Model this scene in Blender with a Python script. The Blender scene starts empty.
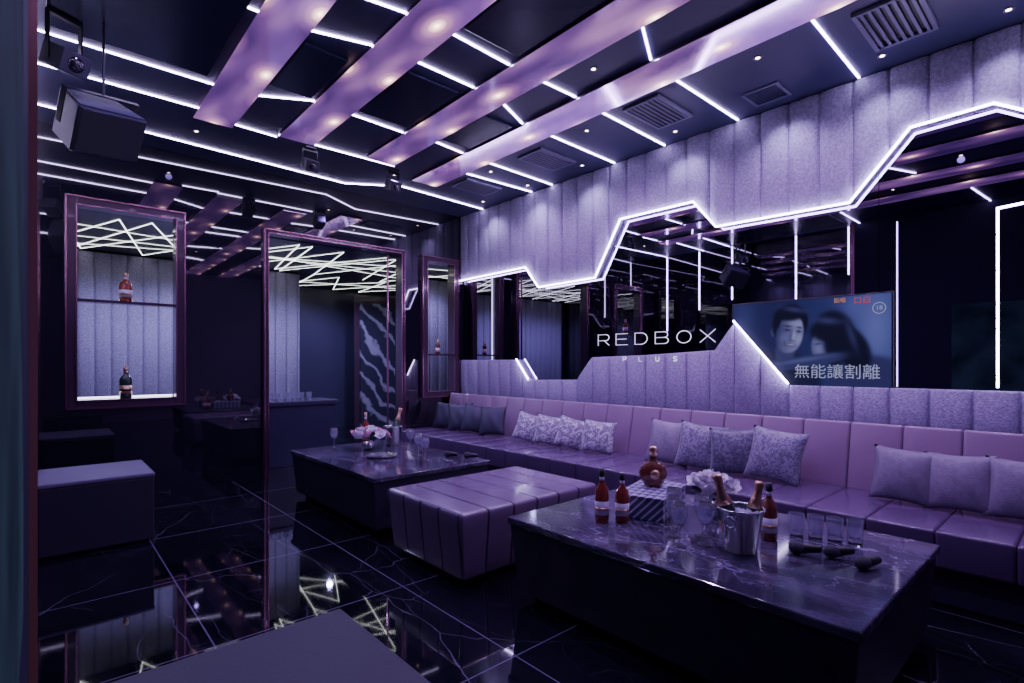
import bpy, bmesh, math, random
import numpy as np
from mathutils import Vector, Matrix
random.seed(7)
COL=bpy.context.scene.collection
PI=math.pi
# ------------------------------------------------------------------ helpers
def new_mat(name):
    m=bpy.data.materials.new(name); m.use_nodes=True
    nt=m.node_tree; b=nt.nodes['Principled BSDF']
    return m,nt,b
def pm(name,col,rough=.5,metal=0.,emis=None,es=0.,coat=0.,bump=0.,bscale=50.,trans=0.,ior=1.5,spec=.5,var=0.,vscale=4.,alpha=1.,evar=0.):
    m,nt,b=new_mat(name)
    b.inputs['Base Color'].default_value=(*col,1)
    b.inputs['Roughness'].default_value=rough
    b.inputs['Metallic'].default_value=metal
    b.inputs['IOR'].default_value=ior
    b.inputs['Specular IOR Level'].default_value=spec
    b.inputs['Coat Weight'].default_value=coat
    b.inputs['Coat Roughness'].default_value=.05
    b.inputs['Transmission Weight'].default_value=trans
    b.inputs['Alpha'].default_value=alpha
    tc=nt.nodes.new('ShaderNodeTexCoord')
    if emis:
        b.inputs['Emission Color'].default_value=(*emis,1); b.inputs['Emission Strength'].default_value=es
        if evar>0:
            n=nt.nodes.new('ShaderNodeTexNoise'); n.inputs['Scale'].default_value=vscale; n.inputs['Detail'].default_value=3
            r=nt.nodes.new('ShaderNodeValToRGB'); r.color_ramp.elements[0].position=.3; r.color_ramp.elements[1].position=.7
            r.color_ramp.elements[0].color=(*[c*(1-evar) for c in emis],1)
            r.color_ramp.elements[1].color=(*[c*(1+evar) for c in emis],1)
            nt.links.new(tc.outputs['Object'],n.inputs['Vector']); nt.links.new(n.outputs['Fac'],r.inputs['Fac']); nt.links.new(r.outputs['Color'],b.inputs['Emission Color'])
    if var>0:
        n=nt.nodes.new('ShaderNodeTexNoise'); n.inputs['Scale'].default_value=vscale; n.inputs['Detail'].default_value=6
        r=nt.nodes.new('ShaderNodeValToRGB')
        r.color_ramp.elements[0].position=.3; r.color_ramp.elements[1].position=.7
        r.color_ramp.elements[0].color=(*[c*(1-var) for c in col],1)
        r.color_ramp.elements[1].color=(*[min(1,c*(1+var)) for c in col],1)
        nt.links.new(tc.outputs['Object'],n.inputs['Vector']); nt.links.new(n.outputs['Fac'],r.inputs['Fac'])
        nt.links.new(r.outputs['Color'],b.inputs['Base Color'])
    if bump>0:
        n=nt.nodes.new('ShaderNodeTexNoise'); n.inputs['Scale'].default_value=bscale; n.inputs['Detail'].default_value=4
        bp=nt.nodes.new('ShaderNodeBump'); bp.inputs['Strength'].default_value=bump; bp.inputs['Distance'].default_value=.01
        nt.links.new(tc.outputs['Object'],n.inputs['Vector']); nt.links.new(n.outputs['Fac'],bp.inputs['Height'])
        nt.links.new(bp.outputs['Normal'],b.inputs['Normal'])
    return m
def marble(name,dark,mid,vein,rough,scale,vw,dens,tile=0.,toff=(0,0),crack=False):
    m,nt,b=new_mat(name); N=nt.nodes; L=nt.links
    b.inputs['Roughness'].default_value=rough
    b.inputs['Specular IOR Level'].default_value=.8
    tc=N.new('ShaderNodeTexCoord')
    def noise(sc,det=6,dist=0.,off=0.,rot=.6):
        mp=N.new('ShaderNodeMapping'); mp.inputs['Location'].default_value=(off,off*.7,off*.3)
        mp.inputs['Rotation'].default_value=(0,0,rot); mp.inputs['Scale'].default_value=(1,.40,1)
        L.new(tc.outputs['Object'],mp.inputs['Vector'])
        n=N.new('ShaderNodeTexNoise'); n.inputs['Scale'].default_value=sc; n.inputs['Detail'].default_value=det
        n.inputs['Distortion'].default_value=dist; L.new(mp.outputs[0],n.inputs['Vector']); return n.outputs['Fac']
    def math_(op,a,bv):
        q=N.new('ShaderNodeMath'); q.operation=op
        L.new(a,q.inputs[0])
        if bv is not None:
            if hasattr(bv,'links'): L.new(bv,q.inputs[1])
            else: q.inputs[1].default_value=bv
        return q.outputs[0]
    def fall(a,w):
        q=N.new('ShaderNodeMapRange'); L.new(a,q.inputs['Value'])
        q.inputs['From Min'].default_value=0; q.inputs['From Max'].default_value=w
        q.inputs['To Min'].default_value=1; q.inputs['To Max'].default_value=0
        return q.outputs[0]
    def ridge(f,w): return fall(math_('ABSOLUTE',math_('SUBTRACT',f,.5),None),w)
    def crk(sc,w,off,rot,amp=.22):
        mp=N.new('ShaderNodeMapping'); mp.inputs['Location'].default_value=(off,off*.6,0); mp.inputs['Rotation'].default_value=(0,0,rot); mp.inputs['Scale'].default_value=(1,.42,1)
        L.new(tc.outputs['Object'],mp.inputs['Vector'])
        n=N.new('ShaderNodeTexNoise'); n.inputs['Scale'].default_value=3.2; n.inputs['Detail'].default_value=6; L.new(mp.outputs[0],n.inputs['Vector'])
        vm=N.new('ShaderNodeVectorMath'); vm.operation='MULTIPLY_ADD'; vm.inputs[1].default_value=(amp,amp,0); L.new(n.outputs['Color'],vm.inputs[0]); L.new(mp.outputs[0],vm.inputs[2])
        vo=N.new('ShaderNodeTexVoronoi'); vo.voronoi_dimensions='2D'; vo.feature='DISTANCE_TO_EDGE'; vo.inputs['Scale'].default_value=sc; L.new(vm.outputs[0],vo.inputs['Vector'])
        return fall(vo.outputs['Distance'],w)
    mask=N.new('ShaderNodeMapRange'); L.new(noise(scale*.9,3,0,3.1),mask.inputs['Value'])
    mask.inputs['From Min'].default_value=.5-dens; mask.inputs['From Max'].default_value=.62-dens*.2
    if crack:
        m2_=N.new('ShaderNodeMapRange'); L.new(noise(2.6,3,0,9.1,-.4),m2_.inputs['Value']); m2_.inputs['From Min'].default_value=.44; m2_.inputs['From Max'].default_value=.66
        c1=math_('MULTIPLY',crk(1.7,.0055,0,.7),mask.outputs[0]); c2=math_('MULTIPLY',math_('MULTIPLY',crk(3.6,.008,5.2,-.5),.6),m2_.outputs[0])
        c3=math_('MULTIPLY',math_('MULTIPLY',crk(7.5,.012,9.7,.3,.15),.3),m2_.outputs[0])
        v=math_('MAXIMUM',math_('MAXIMUM',c1,c2),c3)
    else:
        r1=ridge(noise(scale,5,.1,0),vw); r2=ridge(noise(scale*1.9,5,.15,7.3,-.5),vw*.9); r3=ridge(noise(scale*1.3,5,.1,13.3,1.5),vw*.8)
        v=math_('MULTIPLY',math_('MAXIMUM',math_('MAXIMUM',r1,math_('MULTIPLY',r2,.6)),math_('MULTIPLY',r3,.8)),mask.outputs[0])
    cl=N.new('ShaderNodeValToRGB'); L.new(noise(scale*1.4,8,1.,11),cl.inputs['Fac'])
    cl.color_ramp.elements[0].position=.42; cl.color_ramp.elements[0].color=(*dark,1)
    cl.color_ramp.elements[1].position=.75; cl.color_ramp.elements[1].color=(*mid,1)
    mx=N.new('ShaderNodeMixRGB'); L.new(v,mx.inputs[0]); L.new(cl.outputs[0],mx.inputs[1]); mx.inputs[2].default_value=(*vein,1)
    out=mx.outputs[0]
    if tile>0:
        mp=N.new('ShaderNodeMapping'); mp.inputs['Location'].default_value=(toff[0],toff[1],0); L.new(tc.outputs['Object'],mp.inputs['Vector'])
        br=N.new('ShaderNodeTexBrick'); L.new(mp.outputs[0],br.inputs['Vector'])
        br.offset=0; br.inputs['Scale'].default_value=1; br.inputs['Brick Width'].default_value=tile; br.inputs['Row Height'].default_value=tile
        br.inputs['Mortar Size'].default_value=.003; br.inputs['Mortar Smooth'].default_value=0
        m2=N.new('ShaderNodeMixRGB'); L.new(br.outputs['Fac'],m2.inputs[0]); L.new(out,m2.inputs[1]); m2.inputs[2].default_value=(.17,.15,.24,1)
        out=m2.outputs[0]
    L.new(out,b.inputs['Base Color'])
    return m
def meta(o,label=None,cat=None,group=None,kind=None):
    if label:o['label']=label
    if cat:o['category']=cat
    if group:o['group']=group
    if kind:o['kind']=kind
    return o
def from_bm(name,bm,mats,parent=None,smooth=False,loc=None,rot=None):
    me=bpy.data.meshes.new(name); bm.normal_update(); bm.to_mesh(me); bm.free()
    for m in (mats if isinstance(mats,(list,tuple)) else [mats]): me.materials.append(m)
    if smooth:
        for p in me.polygons:p.use_smooth=True
    o=bpy.data.objects.new(name,me); COL.objects.link(o)
    if loc:o.location=loc
    if rot:o.rotation_euler=rot
    if parent:o.parent=parent
    return o
def empty(name,loc=(0,0,0),rot=(0,0,0),parent=None):
    o=bpy.data.objects.new(name,None); o.empty_display_size=.05; COL.objects.link(o); o.location=loc; o.rotation_euler=rot
    if parent:o.parent=parent
    return o
def bmbox(bm,x0,x1,y0,y1,z0,z1,bev=0.,seg=2,taper=0.):
    v=[]
    for x in(x0,x1):
        for y in(y0,y1):
            for z in(z0,z1):
                dx=dy=0
                if z==z0 and taper: dx=taper*(1 if x==x0 else -1); dy=taper*(1 if y==y0 else -1)
                v.append(bm.verts.new((x+dx,y+dy,z)))
    idx=[(0,1,3,2),(4,6,7,5),(0,4,5,1),(2,3,7,6),(0,2,6,4),(1,5,7,3)]
    fs=[bm.faces.new([v[i] for i in q]) for q in idx]
    if bev>0:
        es=list({e for f_ in fs for e in f_.edges})
        bmesh.ops.bevel(bm,geom=es,offset=bev,segments=seg,affect='EDGES',profile=.5)
def box(name,x0,x1,y0,y1,z0,z1,mat,parent=None,bev=0.,seg=2,smooth=None,loc=None,rot=None,taper=0.):
    bm=bmesh.new(); bmbox(bm,x0,x1,y0,y1,z0,z1,bev,seg,taper)
    bmesh.ops.recalc_face_normals(bm,faces=bm.faces)
    return from_bm(name,bm,mat,parent,smooth if smooth is not None else bev>.012,loc,rot)
def boxes(name,lst,mat,parent=None,bev=0.,loc=None,rot=None):
    bm=bmesh.new()
    for q in lst: bmbox(bm,*q[:6],bev)
    bmesh.ops.recalc_face_normals(bm,faces=bm.faces)
    return from_bm(name,bm,mat,parent,False,loc,rot)
def lathe(name,prof,mat,parent=None,loc=None,rot=None,seg=28,sx=1.,sy=1.,smooth=True):
    bm=bmesh.new(); rings=[]
    for r,z in prof:
        if r<1e-5: rings.append([bm.verts.new((0,0,z))])
        else: rings.append([bm.verts.new((r*sx*math.cos(2*PI*i/seg),r*sy*math.sin(2*PI*i/seg),z)) for i in range(seg)])
    for a,b in zip(rings,rings[1:]):
        for i in range(seg):
            j=(i+1)%seg
            if len(a)==1 and len(b)==1: continue
            if len(a)==1: bm.faces.new((a[0],b[j],b[i]))
            elif len(b)==1: bm.faces.new((a[i],a[j],b[0]))
            else: bm.faces.new((a[i],a[j],b[j],b[i]))
    bmesh.ops.recalc_face_normals(bm,faces=bm.faces)
    return from_bm(name,bm,mat,parent,smooth,loc,rot)
def strip(name,paths,nrm,w,t,mat,parent=None):
    bm=bmesh.new(); n=Vector(nrm).normalized()
    for path in paths:
        P=[Vector(p) for p in path]
        prev=None; k=len(P)
        sides=[n.cross((P[i+1]-P[i]).normalized()) for i in range(k-1)]
        for i in range(k):
            if i==0:s_=sides[0]
            elif i==k-1:s_=sides[-1]
            else:
                s_=(sides[i-1]+sides[i]).normalized(); s_=s_/max(.4,s_.dot(sides[i]))
            q=[bm.verts.new(P[i]+s_*w/2*a+n*b) for a,b in((-1,0.0008),(1,0.0008),(1,t),(-1,t))]
            if prev:
                for j in range(4): bm.faces.new((prev[j],prev[(j+1)%4],q[(j+1)%4],q[j]))
            else: bm.faces.new(q)
            prev=q
        bm.faces.new(prev[::-1])
    bmesh.ops.recalc_face_normals(bm,faces=bm.faces)
    return from_bm(name,bm,mat,parent)
def copy_tree(o,loc=None,rotz=None):
    n=o.copy(); COL.objects.link(n)
    def rec(a,b):
        for ch in a.children:
            c2=ch.copy(); COL.objects.link(c2); c2.parent=b; rec(ch,c2)
    rec(o,n)
    if loc is not None:n.location=loc
    if rotz is not None:n.rotation_euler=(0,0,rotz)
    return n
def light(kind,name,loc,energy,col,rot=(0,0,0),size=1.,spot=None,blend=.6):
    l=bpy.data.lights.new(name,kind); l.energy=energy; l.color=col
    if kind=='SPOT':
        l.spot_size=spot; l.spot_blend=blend
    l.shadow_soft_size=size
    o=bpy.data.objects.new(name,l); COL.objects.link(o); o.location=loc; o.rotation_euler=rot
    return o
# ------------------------------------------------------------------ materials
M_floor=marble('floor_marble',(.0035,.0035,.007),(.011,.010,.020),(.20,.18,.27),.035,1.3,.0022,.10,tile=.9,toff=(.35,.2),crack=True)
M_top=marble('table_marble',(.030,.025,.046),(.115,.095,.16),(.34,.30,.46),.09,3.4,.006,.14)
M_glassblk=pm('black_glass',(.009,.008,.016),.025,spec=1.,ior=1.75)
M_dark=pm('dark_lacquer',(.012,.012,.024),.3)
M_backw=pm('back_wall_mauve',(.12,.09,.18),.6)
M_darkwood=pm('dark_wood',(.030,.025,.050),.38,bump=.15,bscale=30,var=.3,vscale=8)
M_ceil=pm('ceiling_navy',(.034,.034,.098),.42,var=.15,vscale=1.5)
M_ceil2=pm('ceiling_panel_dark',(.014,.016,.050),.24)
M_pad=pm('lavender_suede',(.32,.285,.44),.9,bump=.6,bscale=90,var=.28,vscale=60)
M_mirror=pm('tinted_mirror',(.36,.32,.45),.012,metal=1.)
M_leather=pm('mauve_leather',(.28,.175,.29),.30,bump=.10,bscale=120,var=.06,vscale=5,coat=.3)
M_leatherseat=pm('violet_leather',(.095,.052,.13),.24,bump=.10,bscale=120,var=.06,vscale=5,coat=.35)
M_leatherdk=pm('dark_leather',(.045,.03,.07),.35,bump=.12,bscale=120)
def seamed(name,col,step,both):
    m,nt,b=new_mat(name); N=nt.nodes; L=nt.links
    b.inputs['Base Color'].default_value=(*col,1); b.inputs['Roughness'].default_value=.26; b.inputs['Coat Weight'].default_value=.4; b.inputs['Coat Roughness'].default_value=.10
    tc=N.new('ShaderNodeTexCoord'); sx_=N.new('ShaderNodeSeparateXYZ'); L.new(tc.outputs['Object'],sx_.inputs[0])
    pp=N.new('ShaderNodeMath'); pp.operation='PINGPONG'; pp.inputs[1].default_value=step; L.new(sx_.outputs['X'],pp.inputs[0]); out=pp.outputs[0]
    if both:
        p2=N.new('ShaderNodeMath'); p2.operation='PINGPONG'; p2.inputs[1].default_value=step; L.new(sx_.outputs['Y'],p2.inputs[0])
        ge=N.new('ShaderNodeNewGeometry'); sn=N.new('ShaderNodeSeparateXYZ'); L.new(ge.outputs['Normal'],sn.inputs[0])
        ab=N.new('ShaderNodeMath'); ab.operation='ABSOLUTE'; L.new(sn.outputs['X'],ab.inputs[0])
        gt=N.new('ShaderNodeMath'); gt.operation='GREATER_THAN'; gt.inputs[1].default_value=.6; L.new(ab.outputs[0],gt.inputs[0])
        mx=N.new('ShaderNodeMix'); L.new(gt.outputs[0],mx.inputs[0]); L.new(pp.outputs[0],mx.inputs[2]); L.new(p2.outputs[0],mx.inputs[3]); out=mx.outputs[0]
    mr=N.new('ShaderNodeMapRange'); mr.interpolation_type='SMOOTHSTEP'; mr.inputs['From Min'].default_value=0; mr.inputs['From Max'].default_value=.012; L.new(out,mr.inputs['Value'])
    cr=N.new('ShaderNodeMixRGB'); L.new(mr.outputs[0],cr.inputs[0]); cr.inputs[1].default_value=(*[c*.35 for c in col],1); cr.inputs[2].default_value=(*col,1); L.new(cr.outputs[0],b.inputs['Base Color'])
    bp=N.new('ShaderNodeBump'); bp.inputs['Strength'].default_value=1.; bp.inputs['Distance'].default_value=.008; L.new(mr.outputs[0],bp.inputs['Height']); L.new(bp.outputs[0],b.inputs['Normal'])
    return m
M_seam=seamed('channelled_mauve_leather',(.18,.115,.215),.0925,True)
M_led=pm('led_white',(1,1,1),.5,emis=(.68,.55,1.),es=26)
M_led2=pm('led_lobby',(1,1,1),.5,emis=(.95,1.,.95),es=7)
M_copper=pm('rose_gold_trim',(.5,.22,.34),.25,metal=1.)
M_edge=pm('rose_edge_trim',(.42,.17,.28),.3,metal=1.,emis=(.4,.13,.2),es=.06)  # faint pink glow painted on as emission; the trim is no lamp
M_framedk=pm('frame_dark',(.06,.025,.055),.25,coat=.5)
M_glass=pm('clear_glass',(.85,.83,.97),.06,trans=.88,ior=1.45,spec=.9)
M_steel=pm('polished_steel',(.7,.7,.78),.16,metal=1.)
M_gold=pm('gold_foil',(.75,.50,.32),.3,metal=1.,bump=.3,bscale=60)
M_white=pm('white_label',(.62,.57,.66),.6)
M_red=pm('amber_red_spirit',(.40,.075,.045),.05,coat=.6,trans=.45)
M_amber=pm('cognac_amber',(.22,.06,.035),.05,coat=.8,trans=.35)
M_green=pm('green_bottle_glass',(.02,.05,.035),.06,coat=.8)
M_blackp=pm('black_plastic',(.010,.010,.016),.4)
M_grille=pm('speaker_grille',(.04,.04,.06),.7,bump=.8,bscale=400)
M_petal=pm('white_petal',(.92,.88,.95),.6)
M_pink=pm('pink_petal',(.8,.45,.6),.6,var=.1,vscale=30)
M_leaf=pm('leaf_green',(.04,.08,.05),.5)
M_pil_plain=pm('cushion_mauve_plain',(.25,.21,.30),.5,bump=.3,bscale=150,var=.15,vscale=40)
M_pil_plain2=pm('cushion_mauve_satin',(.19,.155,.24),.45,bump=.3,bscale=150,var=.15,vscale=40)
# beam: polished rose metal; sheen and warm lamp reflections painted in as emission
m,nt,b=new_mat('rose_metal_painted_sheen'); N=nt.nodes; L=nt.links
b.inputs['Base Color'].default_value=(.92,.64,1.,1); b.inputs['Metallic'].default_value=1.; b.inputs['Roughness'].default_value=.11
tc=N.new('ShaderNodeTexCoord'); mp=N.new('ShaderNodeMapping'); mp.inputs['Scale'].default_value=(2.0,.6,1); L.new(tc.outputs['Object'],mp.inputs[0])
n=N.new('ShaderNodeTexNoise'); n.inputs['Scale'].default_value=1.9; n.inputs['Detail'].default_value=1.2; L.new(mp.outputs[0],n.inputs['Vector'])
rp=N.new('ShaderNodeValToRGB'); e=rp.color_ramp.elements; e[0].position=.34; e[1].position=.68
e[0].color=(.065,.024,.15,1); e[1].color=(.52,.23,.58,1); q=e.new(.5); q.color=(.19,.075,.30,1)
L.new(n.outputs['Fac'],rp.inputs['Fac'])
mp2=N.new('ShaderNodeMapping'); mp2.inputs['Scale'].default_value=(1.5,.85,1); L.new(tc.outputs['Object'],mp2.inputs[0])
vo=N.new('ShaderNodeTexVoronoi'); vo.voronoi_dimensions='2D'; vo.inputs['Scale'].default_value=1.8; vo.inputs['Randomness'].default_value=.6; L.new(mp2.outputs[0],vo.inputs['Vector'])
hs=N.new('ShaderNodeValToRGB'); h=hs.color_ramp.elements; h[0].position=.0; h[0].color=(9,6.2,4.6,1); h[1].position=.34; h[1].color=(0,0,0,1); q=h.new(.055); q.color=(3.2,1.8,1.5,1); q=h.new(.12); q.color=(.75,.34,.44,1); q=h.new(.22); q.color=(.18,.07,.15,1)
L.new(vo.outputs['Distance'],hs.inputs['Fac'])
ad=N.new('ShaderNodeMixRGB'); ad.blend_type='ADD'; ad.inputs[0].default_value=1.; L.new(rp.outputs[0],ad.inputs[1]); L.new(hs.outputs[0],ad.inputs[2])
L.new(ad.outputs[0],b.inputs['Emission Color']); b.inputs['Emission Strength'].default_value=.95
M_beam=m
def pattern(name,a,b_,sc):
    m,nt,b=new_mat(name); N=nt.nodes;L=nt.links
    tc=N.new('ShaderNodeTexCoord'); w=N.new('ShaderNodeTexNoise'); w.inputs['Scale'].default_value=sc; w.inputs['Distortion'].default_value=2.2; w.inputs['Detail'].default_value=2
    r=N.new('ShaderNodeValToRGB'); r.color_ramp.elements[0].position=.44; r.color_ramp.elements[1].position=.56
    r.color_ramp.elements[0].color=(*a,1); r.color_ramp.elements[1].color=(*b_,1)
    L.new(tc.outputs['Object'],w.inputs['Vector']); L.new(w.outputs['Fac'],r.inputs['Fac']); L.new(r.outputs['Color'],b.inputs['Base Color'])
    b.inputs['Roughness'].default_value=.35; b.inputs['Sheen Weight'].default_value=.2
    return m
M_pil_dark=pattern('cushion_dark_pattern',(.16,.145,.23),(.07,.06,.11),26)
M_pil_silver=pattern('cushion_silver_pattern',(.20,.18,.27),(.58,.54,.66),18)
M_pil_mid=pattern('cushion_leaf_pattern',(.28,.25,.36),(.13,.11,.19),28)
M_pil_navy=pm('cushion_navy',(.04,.036,.075),.5,bump=.3,bscale=100)
# ------------------------------------------------------------------ room shell
W,D,H=4.36,5.86,3.2
YB=-1.7; XL=-.12; LX=W+1.4
def structure(o,label=None): 
    o['kind']='structure'
    if label:o['label']=label
    return o
structure(box('floor',XL-.1,LX,YB-.1,9.6,-.1,0,M_floor),"glossy black marble floor tiles with fine white veins")
structure(box('ceiling',XL-.1,W+.1,YB-.1,D+.12,H,H+.1,M_ceil),"dark navy ceiling")
structure(box('wall_right',W,W+.1,YB-.1,D+.12,0,H,M_dark))
structure(box('wall_left',XL-.1,XL,YB-.1,9.6,0,H,M_glassblk))
structure(box('wall_back',XL,W,YB-.1,YB,0,H,M_backw))
X1a,X1b,Z1a,Z1b=.19,.99,.84,2.59
DXa,DXb,DZ=1.755,3.375,2.585
X2a,X2b,Z2a,Z2b=3.69,4.19,.79,2.555
t0,t1=D,D+.12
wl=[(XL,X1a,t0,t1,0,H),(X1a,X1b,t0,t1,0,Z1a),(X1a,X1b,t0,t1,Z1b,H),(X1b,DXa,t0,t1,0,H),(DXa,DXb,t0,t1,DZ,H),(DXb,X2a,t0,t1,0,H),(X2a,X2b,t0,t1,0,Z2a),(X2a,X2b,t0,t1,Z2b,H),(X2b,W,t0,t1,0,H)]
structure(boxes('wall_far',wl,M_glassblk),"black glossy glass wall")
def frame(name,xa,xb,za,zb,y,bottom=True,o=.042):
    r=structure(empty(name,(0,0,0)))
    L1=[(xa-o,xa+o,y-.05,y+.10,za-o,zb+o),(xb-o,xb+o,y-.05,y+.10,za-o,zb+o),(xa+o,xb-o,y-.05,y+.10,zb-o,zb+o)]
    if bottom:L1.append((xa+o,xb-o,y-.05,y+.10,za-o,za+o))
    boxes('window_frame',L1,M_framedk,r,bev=.004)
    def ring(e,th,yy):
        L=[(xa+e-th,xa+e+th,yy-.006,yy+.006,za+(e if bottom else -.0),zb-e),(xb-e-th,xb-e+th,yy-.006,yy+.006,za+(e if bottom else 0),zb-e),(xa+e-th,xb-e+th,yy-.006,yy+.006,zb-e-th,zb-e+th)]
        if bottom:L.append((xa+e-th,xb-e+th,yy-.006,yy+.006,za+e-th,za+e+th))
        return L
    boxes('metal_trim',ring(-o+.01,.006,y-.056)+ring(o-.006,.005,y-.056),M_copper,r)
    return r
w1=frame('window_1',X1a,X1b,Z1a,Z1b,D); w1['label']="display window with dark frame and rose gold edging"
w2=frame('window_2',X2a,X2b,Z2a,Z2b,D); w2['label']="narrow display window with dark frame and rose gold edging"
d1=frame('door_1',DXa,DXb,0.0,DZ,D,bottom=False,o=.026); d1['label']="full height doorway with slim rose gold frame"
boxes('shelf',[(X1a+.04,X1b-.04,D-.02,D+.10,1.73,1.755)],M_framedk,w1)
boxes('shelf',[(X2a+.04,X2b-.04,D-.02,D+.10,1.30,1.32)],M_framedk,w2)
boxes('glass_door_edge',[(3.20,3.215,D+.03,D+.05,.01,DZ-.05)],M_copper,d1)
M_shelfled=pm('shelf_led',(1,1,1),.5,emis=(.75,.75,1.),es=5)
boxes('shelf_light',[(X1a+.05,X1b-.05,D+.085,D+.095,Z1a+.044,Z1a+.060)],M_shelfled,w1)
boxes('shelf_light',[(X1a+.05,X1b-.05,D+.088,D+.095,1.756,1.763)],M_shelfled,w1)
boxes('shelf_light',[(X2a+.05,X2a+.065,D+.085,D+.095,Z2a+.05,Z2b-.05)],M_shelfled,w2)
# ------------------------------------------------------------------ lobby
LC=2.53
structure(box('ceiling_lobby',XL,LX,D+.12,9.6,LC+.02,LC+.1,M_ceil2))
m,nt,b=new_mat('streaked_marble'); N=nt.nodes; L=nt.links
tc=N.new('ShaderNodeTexCoord'); mp=N.new('ShaderNodeMapping'); mp.inputs['Rotation'].default_value=(0,.75,0); L.new(tc.outputs['Object'],mp.inputs[0])
wv=N.new('ShaderNodeTexWave'); wv.inputs['Scale'].default_value=1.1; wv.inputs['Distortion'].default_value=7; wv.inputs['Detail'].default_value=5; wv.inputs['Detail Scale'].default_value=1.8; L.new(mp.outputs[0],wv.inputs['Vector'])
rp=N.new('ShaderNodeValToRGB'); e=rp.color_ramp.elements; e[0].position=.70; e[0].color=(.035,.032,.065,1); e[1].position=.98; e[1].color=(.30,.28,.40,1)
L.new(wv.outputs['Fac'],rp.inputs['Fac']); L.new(rp.outputs[0],b.inputs['Base Color']); b.inputs['Roughness'].default_value=.2
M_lobm=m
structure(box('wall_lobby_back',XL,LX,9.5,9.6,0,LC+.1,pm('lobby_wall_blue',(.05,.045,.10),.3)))
structure(box('wall_lobby_side',LX-.1,LX,D+.12,9.5,0,LC+.1,M_glassblk))
structure(box('wall_lobby_middle',XL,2.90,8.09,8.2,0,LC+.02,M_dark))
def interp(pts,y):
    pts=sorted(pts)
    if y<=pts[0][0]:return pts[0][1]
    for (a,b),(c_,d_) in zip(pts,pts[1:]):
        if y<=c_: return b+(d_-b)*(y-a)/(c_-a)
    return pts[-1][1]
def padded(name,y0,y1,bot,top,width,xback,dep,mat,axis='X',bpts=(),phase=0.):
    ts=[0,.025,.08,.2,.35,.5,.65,.8,.92,.975]
    ys=set([round(y0,4),round(y1,4)])
    k=math.floor((y0-phase)/width)
    while phase+k*width<y1:
        for t in ts:
            y=phase+(k+t)*width
            if y0<y<y1: ys.add(round(y,4))
        k+=1
    for p in bpts:
        if y0<p<y1:ys.add(round(p,4))
    ys=sorted(ys); bm=bmesh.new(); cols=[]
    for y in ys:
        t=((y-phase)/width)%1.
        off=.4*dep+.6*dep*max(0,1-abs(2*t-1)**5)**.5
        b=bot(y); tt=top(y)
        rows=[(0,b),(off*.8,b),(off,b+.012),(off,tt-.012),(off*.8,tt),(0,tt)]
        c=[]
        for o_,z in rows:
            c.append(bm.verts.new((xback-o_,y,z) if axis=='X' else (y,xback-o_,z)))
        cols.append(c)
    for a,b in zip(cols,cols[1:]):
        for i in range(len(a)-1): bm.faces.new((a[i],a[i+1],b[i+1],b[i]))
    bm.faces.new(cols[0]);bm.faces.new(cols[-1][::-1])
    bmesh.ops.recalc_face_normals(bm,faces=bm.faces)
    return from_bm(name,bm,mat,None,True)
o=padded('padded_wall_panel',0.0,2.90,lambda y:0.02,lambda y:LC,.16,8.09,.06,M_pad,axis='Y')
meta(o,"lavender channel-tufted padded panel on the wall of the lobby","wall panel")
o=padded('padded_wall_panel',4.6,5.60,lambda y:0.02,lambda y:LC,.16,7.2,.06,M_pad,axis='Y')
meta(o,"lavender channel-tufted padded screen seen through narrow window","wall panel")
lat=empty('lattice_ceiling_light',(2.4,7.2,LC)); meta(lat,"criss-crossing lattice of thin white light strips on lobby ceiling","ceiling light")
def zig(xs,ya,yb):
    return [[(xs[i]-2.4,(ya if i%2 else yb)-7.2,.018),(xs[i+1]-2.4,(yb if i%2 else ya)-7.2,.018)] for i in range(len(xs)-1)]
segs=zig([-.05,.55,.95,1.7,2.0,2.75,3.1,3.8,4.2,4.9,5.3],6.15,8.0)+zig([.1,.35,1.25,1.5,2.35,2.6,3.45,3.9],8.0,6.1)+zig([2.95,3.5,4.0,4.7,5.4],8.0,9.4)+zig([.3,.8,1.4,2.2,2.5,3.3],6.1,7.9)+zig([3.1,3.3,4.3,4.5,5.3],9.4,8.0)
segs+=[[(-.05-2.4,7.25-7.2,.018),(5.4-2.4,6.9-7.2,.018)],[(-.05-2.4,6.55-7.2,.018),(5.4-2.4,7.7-7.2,.018)],[(2.95-2.4,8.9-7.2,.018),(5.4-2.4,8.4-7.2,.018)],[(-.05-2.4,7.8-7.2,.018),(4.6-2.4,6.3-7.2,.018)]]
for s_ in segs: strip('light_strip',[s_],(0,0,-1),.0065,.002,M_led2,lat)
art=empty('wall_art',(0,0,0)); meta(art,"tall dark marble slab wall panel with pale veins in lobby","wall art")
box('marble_slab',4.35,5.05,9.0,9.05,.0,2.3,M_lobm,art,bev=.004)
box('slab_surround',4.25,5.15,9.051,9.07,.0,2.45,M_framedk,art,bev=.002)
con=empty('console_table',(2.23,6.55,0)); meta(con,"dark glossy console counter standing in the lobby doorway","console table")
M_con=pm('console_lacquer',(.035,.03,.075),.25)
box('tabletop',-.52,.52,-.27,.27,.70,.75,M_con,con,bev=.006)
box('body',-.49,.49,-.24,.24,.0,.70,M_con,con,bev=.006)
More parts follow.
